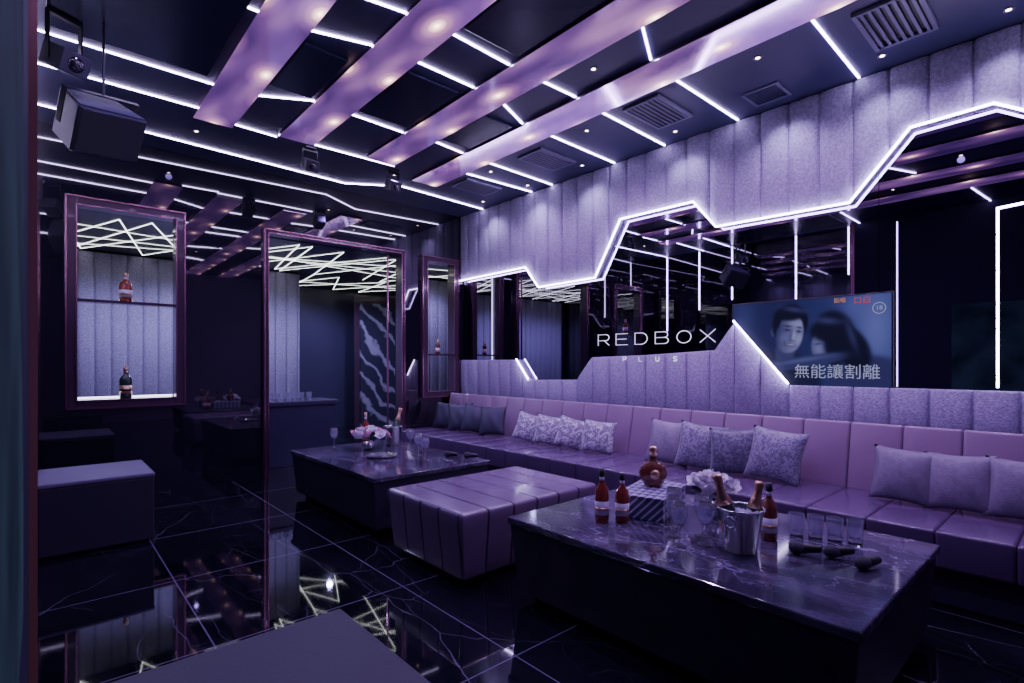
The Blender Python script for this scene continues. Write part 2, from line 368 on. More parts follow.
# ------------------------------------------------------------------ upholstered wall + mirror
UP=[(-1.7,2.40),(-.05,2.40),(.3,2.68),(.43,2.77),(.84,2.76),(1.19,2.345),(2.18,2.365),(2.39,2.625),(3.17,2.63),(3.49,2.09),(4.32,2.08),(4.54,2.34),(5.84,2.33)]
LO=[(-1.7,1.03),(1.6,1.03),(2.03,1.54),(2.20,1.31),(2.9,1.275),(3.55,1.26),(3.76,1.02),(4.49,1.0),(4.7,1.24),(5.84,1.24)]
XP=4.338
o=padded('padded_wall_panel',YB,5.84,lambda y:interp(UP,y),lambda y:H-.002,.215,XP,.06,M_pad,bpts=[p[0] for p in UP],phase=.10)
meta(o,"lavender suede channel-tufted wall panel above the mirror band","wall panel")
o=padded('padded_wall_panel',YB,5.84,lambda y:.62,lambda y:interp(LO,y),.215,XP,.06,M_pad,bpts=[p[0] for p in LO],phase=.10)
meta(o,"lavender suede channel-tufted wall panel behind the banquette","wall panel")
edges=[YB,-.75,.18,1.03,1.93,2.84,3.72,4.6,5.84]
for a,b in zip(edges,edges[1:]):
    o=box('mirror_pane',4.339,4.359,a+.002,b-.002,.63,2.95,M_mirror,bev=.0)
    meta(o,"dark tinted mirror pane between the padded panels","mirror","tinted wall mirror panes")
xl=XP-.062
o=strip('outline_light_strip',[[(xl,p[0],p[1]-.008) for p in UP]],(-1,0,0),.013,.012,M_led)
meta(o,"white light strip tracing the stepped lower edge of padded panel","light strip")
o=strip('outline_light_strip',[[(xl,4.70,1.25),(xl,4.49,1.01)]],(-1,0,0),.012,.012,M_led); meta(o,"short slanted white light strip on the padded panel edge","light strip")
o=strip('outline_light_strip',[[(xl,2.03,1.55),(xl,1.6,1.04)]],(-1,0,0),.012,.012,M_led); meta(o,"slanted white light strip beside the television","light strip")
o=strip('outline_light_strip',[[(4.338,-.5,2.2),(4.338,.42,2.14),(4.338,.42,1.05)]],(-1,0,0),.011,.012,M_led); meta(o,"thin angled white light strip on the mirror","light strip")
M_ledrefl=pm('led_reflection_line',(1,1,1),.5,emis=(.68,.55,1.),es=4)  # glowing line added in place of the left-wall strip's mirror reflection
o=strip('outline_light_strip',[[(4.338,.925,1.04),(4.338,.925,2.16)]],(-1,0,0),.006,.006,M_ledrefl); meta(o,"thin glowing line at the television edge standing in for a reflected strip","light strip")  # no real strip here: added line for the left-wall strip's reflection
# ------------------------------------------------------------------ ceiling beams & LEDs
M_dl=pm('downlight_lens',(1,.9,.8),.4,emis=(1.,.72,.6),es=18)
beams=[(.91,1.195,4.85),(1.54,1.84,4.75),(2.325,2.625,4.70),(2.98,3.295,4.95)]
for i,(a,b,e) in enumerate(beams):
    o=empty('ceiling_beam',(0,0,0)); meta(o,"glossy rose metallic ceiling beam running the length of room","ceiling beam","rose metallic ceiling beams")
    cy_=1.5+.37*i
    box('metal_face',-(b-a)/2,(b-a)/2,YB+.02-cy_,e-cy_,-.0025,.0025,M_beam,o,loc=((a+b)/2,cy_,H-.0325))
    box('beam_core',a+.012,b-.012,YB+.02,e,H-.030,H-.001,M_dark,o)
leds=[[(XL,4.25),(.93,4.24)],[(XL,4.72),(.93,4.71)],[(.3,3.2),(.93,3.19)],[(XL,2.3),(.93,2.3)],
[(-.12,5.46),(2.52,5.60),(3.04,5.27),(4.27,5.35)],
[(1.18,4.21),(1.56,3.99)],[(1.18,3.17),(1.56,3.05)],[(1.18,4.83),(1.55,4.85)],[(1.3,2.69),(1.56,2.64)],
[(1.82,2.62),(2.34,2.64)],[(1.82,3.02),(2.34,3.03)],[(1.82,4.01),(2.34,4.03)],[(1.55,4.80),(2.67,4.78)],[(1.82,1.3),(2.34,1.5)],
[(2.61,4.0),(3.0,4.05)],[(2.61,3.05),(3.0,3.22)],[(2.61,2.64),(3.0,2.63)],[(2.61,1.79),(3.0,1.98)],
[(3.28,2.65),(4.27,2.67)],[(3.28,3.22),(4.27,3.24)],[(3.28,4.07),(4.27,4.10)],[(3.28,2.0),(4.27,1.99)],[(3.28,1.12),(4.27,1.13)],[(3.28,4.46),(4.27,4.43)],[(3.28,.2),(4.27,.1)],
[(XL,.9),(.93,1.0)],[(1.82,.3),(2.34,.1)],[(1.18,-.5),(1.56,-.3)]]
for p in leds:
    o=strip('ceiling_light_strip',[[(x,y,H) for x,y in p]],(0,0,-1),.013,.008,M_led)
    meta(o,"white linear light strip recessed into the dark ceiling","light strip","ceiling light strips")
for yy,zz in [(5.45,1.80),(4.8,2.15),(4.2,2.28),(3.18,2.1),(2.46,2.49)]:
    o=strip('wall_light_strip',[[(XL,yy,H-.012),(XL,yy,zz)]],(1,0,0),.016,.012,M_led)
    meta(o,"vertical white light strip on the black glass wall","light strip","vertical wall light strips")
for a,b,y0,y1 in [(.02,.86,2.42,4.12),(1.22,1.51,3.3,3.95),(1.87,2.30,1.55,2.52),(1.87,2.30,3.15,3.9),(2.65,2.96,3.3,3.9)]:
    o=box('ceiling_panel',a,b,y0,y1,H-.02,H-.0005,M_ceil2,bev=.004)
    meta(o,"smooth dark panel fixed to the ceiling between beams","ceiling panel","dark ceiling panels")
M_vent=pm('vent_grey',(.16,.15,.24),.4)
def vent(x,y,sx=.5,sy=.32):
    r=empty('air_vent',(x,y,H)); meta(r,"dark rectangular louvred air vent in the ceiling","air vent","ceiling air vents")
    fr=.025
    boxes('vent_frame',[(-sx/2,sx/2,-sy/2,-sy/2+fr,-.02,-.0005),(-sx/2,sx/2,sy/2-fr,sy/2,-.02,-.0005),(-sx/2,-sx/2+fr,-sy/2+fr,sy/2-fr,-.02,-.0005),(sx/2-fr,sx/2,-sy/2+fr,sy/2-fr,-.02,-.0005)],M_vent,r,bev=.002)
    box('vent_recess',-sx/2+fr,sx/2-fr,-sy/2+fr,sy/2-fr,-.002,-.0005,M_blackp,r)
    n=7
    boxes('louvre',[(-sx/2+fr,sx/2-fr,-sy/2+fr+(sy-2*fr)*(i+.28)/n,-sy/2+fr+(sy-2*fr)*(i+.72)/n,-.018,-.012) for i in range(n)],M_vent,r)
    return r
for x,y in[(3.72,.80),(3.66,2.35),(3.70,3.62),(3.68,4.72),(3.70,-.6)]: vent(x,y)
r=empty('ceiling_hatch',(4.02,1.66,H)); meta(r,"square dark access hatch set into the ceiling","access hatch")
boxes('hatch_frame',[(-.13,.13,-.13,-.11,-.012,-.0005),(-.13,.13,.11,.13,-.012,-.0005),(-.13,-.11,-.11,.11,-.012,-.0005),(.11,.13,-.11,.11,-.012,-.0005)],M_vent,r)
box('hatch_panel',-.108,.108,-.108,.108,-.006,-.0005,M_ceil2,r)
BL=(.40,.26,1.); VI=(.70,.38,1.); LV=(.66,.54,1.)
dls=[(4.08,y,LV,20,120,-4,.03) for y in (-.4,.35,.95,1.6,2.45,3.5,4.3,5.1)]+[(x,y,c,e,150,t,.03) for x,y,c,e,t in [(2.8,2.3,VI,48,-10),(2.08,3.5,BL,42,0),(1.36,3.6,BL,38,0),(.45,3.5,BL,36,0),(3.5,1.5,VI,54,-8),(3.5,2.95,VI,54,-8),(3.5,4.25,VI,54,-8),(2.08,.9,BL,38,0),(1.36,1.6,BL,32,0),(2.8,5.0,BL,36,0),(3.5,.45,VI,42,-8),(1.0,5.2,BL,30,0),(1.4,-.8,BL,34,0)]]  # wall row washes the padding; wide violet and blue ones are added fill
for x,y,c,e,ang,tilt,rad in dls:
    r=empty('downlight',(x,y,H)); meta(r,"small round recessed ceiling downlight, some added as fill","downlight","recessed ceiling downlights and added fill")
    lathe('bezel',[(.018,-.0005),(.027,-.0005),(.027,-.005),(.018,-.006),(.016,-.004)],M_vent,r,seg=20)
    lathe('lens',[(0,-.004),(.013,-.004),(.013,-.001)],M_dl,r,seg=16)
    light('SPOT','wash_fill_spot',(x,y,H-.045),e,c,rot=(0,math.radians(tilt),0),size=rad,spot=math.radians(ang),blend=.9)
# ------------------------------------------------------------------ left feature wall and screen
M_feat=pm('feature_wall_mauve',(.030,.026,.052),.7,spec=.1)
structure(box('wall_feature',XL,-.03,YB,2.36,0,H,M_feat),"dark mauve feature wall")
structure(box('trim_1',XL,-.008,2.36,2.40,0,H,M_edge),"rose gold vertical edge trim")
M_teal=pm('teal_screen',(.006,.008,.014),.8,spec=.05,emis=(.035,.06,.11),es=.30,evar=.6,vscale=3)
r=empty('television',(-.03,1.0,1.35)); meta(r,"dim blue wall screen on the dark feature wall","television")
box('screen_bezel',.0008,.006,-.52,.30,-.62,.62,M_feat,r)
box('screen',.006,.007,-.50,.28,-.60,.60,M_teal,r)
# ------------------------------------------------------------------ TV on mirror (picture stored as vertex colours on the screen)
tv=empty('television',(4.336,1.5,1.355)); meta(tv,"flat television showing a blue-toned film scene with Chinese subtitles","television")
box('screen_bezel',-.028,.0025,-.56,.56,-.335,.335,M_blackp,tv,bev=.003)
NU,NV=330,194
U0,V0=np.meshgrid(np.linspace(-.55,.55,NU),np.linspace(-.325,.325,NV)); UU,VV=U0,V0
def ell(cx_,cy_,rx,ry,rot=0.):
    c_,s_=math.cos(rot),math.sin(rot); x=(UU-cx_)*c_+(VV-cy_)*s_; y=-(UU-cx_)*s_+(VV-cy_)*c_
    return np.exp(-((x/rx)**2+(y/ry)**2))
def hel(cx_,cy_,rx,ry,rot=0.,soft=.035,p=2.):
    c_,s_=math.cos(rot),math.sin(rot); x=(UU-cx_)*c_+(VV-cy_)*s_; y=-(UU-cx_)*s_+(VV-cy_)*c_
    d=(np.abs(x/rx)**p+np.abs(y/ry)**p)**(1/p)
    return 1/(1+np.exp(np.clip((d-1)/soft,-40,40)))
IMG=np.zeros(U0.shape+(3,))
def over(mask,col,op=1.):
    global IMG
    mk=(mask*op)[...,None]; IMG=IMG*(1-mk)+np.array(col)*mk
def warp(cx_,cy_,a,du=0,dv=0,sc=1.):
    global UU,VV
    x=(U0-cx_-du)/sc; y=(V0-cy_-dv)/sc; c_,s_=math.cos(a),math.sin(a)
    UU=cx_+x*c_+y*s_; VV=cy_-x*s_+y*c_
IMG[:]=(.016,.022,.10)
over(np.clip((UU+.1)/.7,0,1),(.045,.065,.26))
over(ell(.46,.10,.12,.30),(.14,.18,.50),.85)
over(ell(.34,.25,.10,.10),(.10,.13,.40),.7)
over(ell(-.47,.18,.10,.25),(.04,.055,.20),.8)
over(hel(-.20,-.34,.32,.27,.05,.03,2.4),(.012,.016,.06))
over(ell(-.36,-.14,.10,.03,.5)*hel(-.20,-.34,.30,.27,.05,.03,2.4),(.05,.06,.2),.6)
warp(.12,.03,.30,.03,-.045,1.15)
over(hel(.26,-.30,.24,.20,-.2,.04),(.030,.036,.13))
over(hel(.17,.06,.125,.17,-.25,.05),(.006,.008,.028))
over(hel(.25,-.04,.09,.15,.15,.06),(.006,.008,.028))
f2=hel(.085,.02,.055,.095,-.2,.05); over(f2,(.10,.12,.30))
over(ell(.075,.01,.030,.05)*f2,(.22,.25,.50),.7); over(ell(.13,.02,.035,.10,-.2)*f2,(.03,.035,.11),.9)
over(ell(.075,.045,.020,.005,-.15)*f2,(.01,.012,.05),.9)
over(ell(.065,-.045,.016,.006,.1)*f2,(.09,.04,.12),.8)
over(hel(.135,.10,.090,.055,-.55,.10),(.006,.008,.028)); over(hel(.15,.0,.045,.12,-.15,.12),(.006,.008,.028))
over(ell(.17,.17,.07,.020,-.45),(.06,.07,.24),.6); over(ell(.27,.04,.018,.09,.0),(.045,.055,.18),.6)
warp(-.13,.08,-.18,.02,.0,1.15)
over(hel(-.13,-.06,.062,.09,.16,.06),(.045,.055,.16))
over(hel(-.225,.075,.020,.035,0,.1),(.06,.07,.20)); 
over(hel(-.135,.135,.112,.135,0,.03),(.005,.007,.026))
F=hel(-.125,.070,.085,.126,0,.03,2.2)
g=np.clip((UU+.20)/.15,0,1)
over(F,g[...,None]*np.array((.22,.25,.50))+(1-g)[...,None]*np.array((.035,.045,.15)))
over(ell(-.09,.145,.050,.03)*F,(.32,.36,.64),.6)
over(ell(-.062,.045,.024,.028)*F,(.33,.37,.66),.6); over(ell(-.155,.04,.030,.03)*F,(.15,.18,.40),.5)
over(ell(-.094,.065,.010,.040)*F,(.36,.40,.68),.7); over(ell(-.114,.055,.009,.035)*F,(.05,.06,.18),.6); over(ell(-.100,.030,.020,.007)*F,(.05,.06,.17),.7)
for ex,wx in((-.143,.018),(-.068,.014)):
    over(ell(ex,.097,wx*1.5,.014)*F,(.05,.06,.18),.75)
    over(ell(ex,.095,wx,.004)*F,(.003,.004,.015),.95)
    over(ell(ex,.122,wx*1.5,.0055,.06 if ex<-.12 else -.06)*F,(.006,.008,.03),.95)
over(ell(-.100,-.002,.032,.010,.05)*F,(.06,.03,.10),.85)
over(ell(-.100,.001,.022,.0045,.05)*F,(.42,.45,.68),.8)
over(ell(-.100,-.016,.022,.005)*F,(.20,.16,.34),.6)
over(ell(-.142,.005,.006,.020,.4)*F,(.04,.05,.15),.6)
over(hel(-.150,.198,.098,.042,.12,.10),(.005,.007,.026)); over(hel(-.212,.150,.018,.06,0,.12),(.005,.007,.026)); over(hel(-.040,.165,.014,.04,.1,.15),(.005,.007,.026))
over(ell(-.12,.235,.07,.016,-.05),(.05,.06,.2),.7)
UU,VV=U0,V0
A=hel(-.02,-.150,.29,.045,.16,.08,2.6); over(A,(.035,.045,.15)); over(ell(-.02,-.135,.20,.016,.16)*A,(.10,.12,.32),.8)
over(hel(-.29,-.19,.050,.028,.3,.1),(.16,.18,.40)); over(ell(-.32,-.19,.018,.012,.3),(.25,.28,.5),.7)
for c_ in range(3):
    a=IMG[...,c_]; IMG[...,c_]=(a*2+np.roll(a,1,0)+np.roll(a,-1,0)+np.roll(a,1,1)+np.roll(a,-1,1))/6
bm=bmesh.new(); grid=[[bm.verts.new((-.030,-U0[j,i],V0[j,i])) for i in range(NU)] for j in range(NV)]
for j in range(NV-1):
    for i in range(NU-1): bm.faces.new((grid[j][i],grid[j+1][i],grid[j+1][i+1],grid[j][i+1]))
m,nt,b=new_mat('tv_picture'); b.inputs['Base Color'].default_value=(.001,.001,.002,1); b.inputs['Roughness'].default_value=.6; b.inputs['Specular IOR Level'].default_value=.1
va=nt.nodes.new('ShaderNodeVertexColor'); va.layer_name='picture'; nt.links.new(va.outputs['Color'],b.inputs['Emission Color']); b.inputs['Emission Strength'].default_value=.75
scr=from_bm('screen',bm,m,tv)
at=scr.data.color_attributes.new('picture','FLOAT_COLOR','POINT')
buf=np.ones((NU*NV,4),dtype=np.float32); buf[:,:3]=IMG.reshape(-1,3)*np.array((1,.88,1)); at.data.foreach_set('color',buf.ravel())
def em(name,c,s=1.): return pm(name,(0,0,0),.4,emis=c,es=s)
E_wh=em('tv_white',(.30,.31,.52)); E_red=em('tv_red',(.55,.05,.04)); E_or=em('tv_orange',(.55,.22,.06)); E_out=em('tv_outline',(.006,.008,.03))
def text(body,size,loc,mat,parent=None,name='lettering',bold=0.,ext=.0004):
    cu=bpy.data.curves.new(name,'FONT'); cu.body=body; cu.size=size; cu.align_x='CENTER'; cu.align_y='CENTER'; cu.extrude=ext; cu.offset=bold
    tmp=bpy.data.objects.new(name,cu); COL.objects.link(tmp); bpy.context.view_layer.update()
    dg=bpy.context.evaluated_depsgraph_get(); me=bpy.data.meshes.new_from_object(tmp.evaluated_get(dg)); bpy.data.objects.remove(tmp)
    me.materials.clear(); me.materials.append(mat)
    o=bpy.data.objects.new(name,me); COL.objects.link(o); o.location=loc; o.rotation_euler=(PI/2,0,-PI/2)
    if parent:o.parent=parent
    return o
text("無能讓割離",.112,(-.034,-.21,-.225),E_wh,tv,'subtitle')
text("18",.042,(-.033,-.48,.225),E_wh,tv,'age_mark')
bm=bmesh.new(); n=28
for i in range(n):
    a0=2*PI*i/n;a1=2*PI*(i+1)/n
    q=[(-.033,-.48+.04*math.cos(a0),.225+.04*math.sin(a0)),(-.033,-.48+.04*math.cos(a1),.225+.04*math.sin(a1)),(-.033,-.48+.035*math.cos(a1),.225+.035*math.sin(a1)),(-.033,-.48+.035*math.cos(a0),.225+.035*math.sin(a0))]
    bm.faces.new([bm.verts.new(v) for v in q])
from_bm('age_mark_ring',bm,E_wh,tv)
text("點唱",.038,(-.033,-.24,.295),E_or,tv,'caption')
text("口白",.055,(-.033,-.38,.285),E_red,tv,'caption')
# ------------------------------------------------------------------ wall sign
M_sign=pm('sign_white',(.8,.8,.85),.4,emis=(.85,.85,1.),es=.9)
M_sign2=pm('sign_white_small',(.8,.8,.85),.5,emis=(.8,.8,1.),es=.9)
sg=empty('wall_sign',(4.3375,2.84,1.43)); meta(sg,"thin white raised capital lettering sign across the mirror band","sign")
def letter(name,strokes,u,w,h,th,z0,parent,mat,x0=0.):
    bm=bmesh.new()
    for s in strokes:
        P=[Vector((x0,-(u+p[0]*w),z0+p[1]*h)) for p in s]
        for i in range(len(P)-1):
            d=(P[i+1]-P[i]); l=d.length
            if l<1e-6: continue
            dn=d/l; sd=Vector((1,0,0)).cross(dn)*th/2; e=dn*th*.35
            a=[P[i]-e-sd,P[i+1]+e-sd,P[i+1]+e+sd,P[i]-e+sd]
            f=[bm.verts.new(q+Vector((-.003,0,0))) for q in a]; g=[bm.verts.new(q) for q in a]
            bm.faces.new(f); bm.faces.new(g[::-1])
            for j in range(4): bm.faces.new((f[j],f[(j+1)%4],g[(j+1)%4],g[j]))
    bmesh.ops.recalc_face_normals(bm,faces=bm.faces)
    return from_bm(name,bm,mat,parent)
def arc(cx_,cy_,rx,ry,a0,a1,n=10): return [(cx_+rx*math.cos(math.radians(a0+(a1-a0)*i/n)),cy_+ry*math.sin(math.radians(a0+(a1-a0)*i/n))) for i in range(n+1)]
G={'R':[[(0,0),(0,1),(.7,1)]+arc(.7,.72,.3,.28,90,-90)+[(0,.44)],[(.55,.44),(1,0)]],
'E':[[(1,1),(0,1),(0,0),(1,0)],[(0,.52),(.9,.52)]],
'D':[[(0,0),(0,1),(.5,1)]+arc(.5,.5,.5,.5,90,-90)+[(0,0)]],
'B':[[(0,0),(0,1),(.68,1)]+arc(.68,.76,.27,.24,90,-90)+[(0,.52)],[(.68,.52)]+arc(.7,.26,.3,.26,90,-90)+[(0,0)]],
'O':[arc(.5,.5,.5,.5,0,360,28)],
'X':[[(0,1),(1,0)],[(0,0),(1,1)]],
'P':[[(0,0),(0,1),(.7,1)]+arc(.7,.72,.3,.28,90,-90)+[(0,.44)]],
'L':[[(0,1),(0,0),(.9,0)]],'U':[[(0,1),(0,.35)]+arc(.5,.35,.5,.35,180,360)+[(1,1)]],
'S':[arc(.5,.75,.48,.25,20,270)+arc(.5,.25,.48,.25,90,-160)]}
for i,ch in enumerate("REDBOX"):
    letter('raised_letter',G[ch],-.66+i*.228,.14,.110,.0052,-.048,sg,M_sign)
for i,ch in enumerate("PLUS"):
    letter('raised_letter',G[ch],-.30+i*.185,.036,.042,.005,-.213,sg,M_sign2,-.0635)
# ------------------------------------------------------------------ sofa
sofa=empty('banquette_sofa',(0,0,0)); meta(sofa,"long mauve leather banquette with channelled back and seat cushions","sofa")
sy0,sy1=-1.2,5.78; n=24; wseg=(sy1-sy0)/n
box('base',3.34,4.25,sy0,sy1,0.0,.20,M_leatherdk,sofa,bev=.01)
seatbm=bmesh.new(); bmbox(seatbm,3.26,4.06,-wseg/2+.0005,wseg/2-.0005,.20,.38,.016,4); bmesh.ops.recalc_face_normals(seatbm,faces=seatbm.faces)
s0=from_bm('seat_cushion',seatbm,M_leatherseat,sofa,True)
bb=bmesh.new(); bmbox(bb,-.06,.06,-wseg/2+.0005,wseg/2-.0005,0,.45,.018,4); bmesh.ops.recalc_face_normals(bb,faces=bb.faces)
b0=from_bm('back_cushion',bb,M_leather,sofa,True)
for i in range(n):
    yc=sy0+wseg*(i+.5)
    if i==0: a,b=s0,b0
    else:
        a=s0.copy();b=b0.copy();COL.objects.link(a);COL.objects.link(b)
    a.location=(0,yc,0); b.location=(4.03,yc,.355); b.rotation_euler=(0,math.radians(12),0)
box('back_support',4.16,4.27,sy0,sy1,.2,.77,M_leatherdk,sofa,bev=.01)
def pillow_mesh(w,h,t,mat,name='throw_pillow'):
    bm=bmesh.new(); N_=16; F=[];B=[]
    for i in range(N_+1):
        fr=[];br=[]
        for j in range(N_+1):
            u=-1+2*i/N_; v=-1+2*j/N_
            x=w/2*u*(1-.09*(1-v*v)); z=h/2*v*(1-.09*(1-u*u))
            th=t/2*((1-u*u)*(1-v*v))**.5
            th+= .006*math.sin(7*u+3*v)*(1-u*u)*(1-v*v)
            p=bm.verts.new((x,-th,z)); fr.append(p)
            if i in(0,N_) or j in(0,N_): br.append(p)
            else: br.append(bm.verts.new((x,th,z)))
        F.append(fr);B.append(br)
    for i in range(N_):
        for j in range(N_):
            bm.faces.new((F[i][j],F[i+1][j],F[i+1][j+1],F[i][j+1]))
            bm.faces.new((B[i][j],B[i][j+1],B[i+1][j+1],B[i+1][j]))
    return from_bm(name,bm,mat,None,True)
def add_pillow(label,mat,sz,y,tw,group,x=3.84,rz=0.,th=.12):
    o=pillow_mesh(sz,sz,th,mat)
    o.matrix_world=Matrix.Translation((x,y,.383+sz*.49))@Matrix.Rotation(-PI/2+rz,4,'Z')@Matrix.Rotation(math.radians(-17),4,'X')@Matrix.Rotation(tw,4,'Y')
    meta(o,label,"pillow",group)
for y,tw,rz in [(5.50,.05,.45),(5.19,-.1,.55),(4.90,.1,.5),(4.58,-.06,.4)]:
    add_pillow("dark navy throw pillow leaning on the banquette back",M_pil_navy,.33,y,tw,"dark pillows at the banquette end",3.80,rz)
for y,tw,rz in [(3.96,.30,.80),(3.67,.18,.76),(3.37,.28,.80),(3.05,.12,.6)]:
    add_pillow("silver patterned throw pillow leaning on the banquette back",M_pil_silver,.30,y,tw,"silver patterned pillows",3.78,rz,.11)
for y,mat,l,sz,rz,tw in [(2.33,M_pil_plain,"plain mauve velvet throw pillow on the banquette",.36,.15,.05),(2.05,M_pil_mid,"leaf-patterned grey purple throw pillow on the banquette",.36,.35,.12),(1.79,M_pil_dark,"dark patterned throw pillow on the banquette",.35,.30,-.05),(1.50,M_pil_mid,"leaf-patterned grey purple throw pillow on the banquette",.37,.05,.10)]:
    add_pillow(l,mat,sz,y,tw,"patterned pillows at the banquette middle",3.78,rz)
for y,rz,tw in [(.77,.05,.05),(.52,-.05,-.05),(.26,.08,.04)]:
    add_pillow("plain mauve satin throw pillow on the banquette",M_pil_plain2,.325,y,tw,"plain mauve pillows",3.77,rz)
# ------------------------------------------------------------------ tables
def table(x0,x1,y0,y1,label):
    cx,cy=(x0+x1)/2,(y0+y1)/2; hx,hy=(x1-x0)/2,(y1-y0)/2
    r=empty('coffee_table',(cx,cy,0)); meta(r,label,"coffee table","marble coffee tables")
    box('tabletop',-hx,hx,-hy,hy,.385,.42,M_top,r,bev=.006)
    box('base',-hx+.010,hx-.010,-hy+.010,hy-.010,.05,.385,M_darkwood,r,bev=.004,taper=.03)
    box('plinth',-hx+.10,hx-.10,-hy+.10,hy-.10,0,.05,M_blackp,r)
    return r
table(1.765,2.875,.46,2.01,"dark wood coffee table with veined black marble top and bottles")
table(1.67,2.69,3.27,4.85,"dark wood coffee table with veined marble top and ice bucket")
# ottoman: flat upholstered block, sides tapering slightly inward
r=empty('leather_ottoman',(2.185,2.62,0)); meta(r,"low wide glossy mauve leather ottoman block between the coffee tables","ottoman")
bm=bmesh.new(); rings=[]
def rrect(hx,hy,rad,z,nc=6):
    pts=[]
    for cx_,cy_,a0 in((hx-rad,hy-rad,0),(-hx+rad,hy-rad,90),(-hx+rad,-hy+rad,180),(hx-rad,-hy+rad,270)):
        for k in range(nc+1):
            a=math.radians(a0+90*k/nc); pts.append((cx_+rad*math.cos(a),cy_+rad*math.sin(a),z))
    return [bm.verts.new(p) for p in pts]
for z,ins in [(.045,.036),(.055,.032),(.12,.026),(.20,.018),(.28,.009),(.34,.003),(.382,.0),(.396,.003),(.404,.009),(.407,.018),(.408,.03)]:
    rings.append(rrect(.555-ins,.40-ins,.018,z))
for a,b in zip(rings,rings[1:]):
    k=len(a)
    for i in range(k): bm.faces.new((a[i],a[(i+1)%k],b[(i+1)%k],b[i]))
bm.faces.new(rings[-1]); bm.faces.new(rings[0][::-1])
bmesh.ops.recalc_face_normals(bm,faces=bm.faces); from_bm('upholstered_body',bm,M_seam,r,True)
box('plinth',-.47,.47,-.32,.32,0,.045,M_blackp,r)
M_darkst=pm('stool_side',(.028,.023,.045),.5,bump=.1,bscale=60)
M_seatdk=pm('stool_seat',(.15,.12,.21),.45,bump=.1,bscale=90)
def stool(x0,x1,y0,y1,h,label,mat):
    cx,cy=(x0+x1)/2,(y0+y1)/2; hx,hy=(x1-x0)/2,(y1-y0)/2
    r=empty('cube_stool',(cx,cy,0)); meta(r,label,"stool","dark cube stools")
    box('seat_pad',-hx,hx,-hy,hy,h-.03,h,mat,r,bev=.010,seg=3)
    box('body',-hx+.004,hx-.004,-hy+.004,hy-.004,.02,h-.03,M_darkst,r,bev=.008,smooth=False)
    box('plinth',-hx+.03,hx-.03,-hy+.03,hy-.03,0,.02,M_blackp,r)
stool(-.02,.575,4.25,4.88,.465,"dark cube stool with lavender seat beside black glass wall",M_seatdk)
stool(.03,.715,.95,1.62,.42,"large matte dark upholstered stool on the marble floor",M_darkst)
# ------------------------------------------------------------------ tableware
TZ=.42
def bottle(loc,h,r,mat,labelmat,capmat,lab,rot=(0,0,0),neck=.33,group=None,name='liquor_bottle'):
    e=empty(name,loc,rot); meta(e,lab,"bottle",group)
    nb=h*(1-neck)
    lathe('glass_body',[(0,.002),(r*.85,0),(r,.008),(r,nb*.85),(r*.85,nb*.97),(r*.42,nb*1.08),(r*.34,nb*1.15),(r*.34,h*.9)],mat,e)
    lathe('label',[(r*1.01,nb*.22),(r*1.015,nb*.22),(r*1.015,nb*.60),(r*1.01,nb*.60)],labelmat,e)
    lathe('label_band',[(r*1.016,nb*.34),(r*1.022,nb*.34),(r*1.022,nb*.42),(r*1.016,nb*.42)],M_gold if labelmat is not M_gold else M_blackp,e)
    lathe('neck_label',[(r*.345,h*.78),(r*.36,h*.78),(r*.36,h*.85),(r*.345,h*.85)],labelmat,e)
    lathe('cap',[(r*.40,h*.86),(r*.42,h*.87),(r*.42,h),(0,h+.001)],capmat,e)
    return e
bottle((2.06,1.64,TZ),.26,.034,M_red,M_white,M_blackp,"red spirit bottle with white label on marble table",group="red spirit bottles")
bottle((2.13,1.57,TZ),.24,.034,M_red,M_white,M_blackp,"red spirit bottle with white label on marble table",group="red spirit bottles")
m,nt,b=new_mat('triangle_pattern'); N=nt.nodes; L=nt.links
tc=N.new('ShaderNodeTexCoord'); sp_=N.new('ShaderNodeSeparateXYZ'); L.new(tc.outputs['Object'],sp_.inputs[0])
def mt(op,a,v=None):
    q=N.new('ShaderNodeMath'); q.operation=op
    if hasattr(a,'links'): L.new(a,q.inputs[0])
    else: q.inputs[0].default_value=a
    if v is not None:
        if hasattr(v,'links'): L.new(v,q.inputs[1])
        else: q.inputs[1].default_value=v
    return q.outputs[0]
vv_=mt('ADD',mt('MULTIPLY',sp_.outputs['Z'],1.),mt('MULTIPLY',sp_.outputs['Y'],1.))
row=mt('PINGPONG',sp_.outputs['X'],.03); fr_=mt('MULTIPLY',mt('FRACT',mt('DIVIDE',mt('ADD',vv_,1.0),.04)),.03)
cmp_=mt('GREATER_THAN',row,fr_)
mx=N.new('ShaderNodeMixRGB'); L.new(cmp_,mx.inputs[0]); mx.inputs[1].default_value=(.46,.42,.60,1); mx.inputs[2].default_value=(.06,.055,.12,1)
L.new(mx.outputs[0],b.inputs['Base Color']); b.inputs['Roughness'].default_value=.4; M_tri=m
gb=empty('gift_box',(2.42,1.59,TZ),(0,0,math.radians(15))); meta(gb,"low box with black and white geometric triangle pattern","box")
box('box_body',-.20,.20,-.12,.12,0,.10,M_tri,gb,bev=.003)
box('box_lid',-.203,.203,-.123,.123,.10,.115,M_tri,gb,bev=.003)
dc=empty('cognac_decanter',(2.46,1.61,TZ+.115)); meta(dc,"bulbous amber cognac decanter with gold stopper on patterned box","bottle")
lathe('glass_body',[(0,0),(.035,0),(.045,.008),(.070,.045),(.076,.075),(.066,.108),(.038,.132),(.019,.142),(.017,.168)],M_amber,dc,sx=1,sy=.6,rot=(0,0,-.8))
lathe('label',[(.0,.0),(.026,.0),(.026,.003),(0,.003)],M_gold,dc,loc=(-.033,-.033,.072),rot=(PI/2,0,-.8))
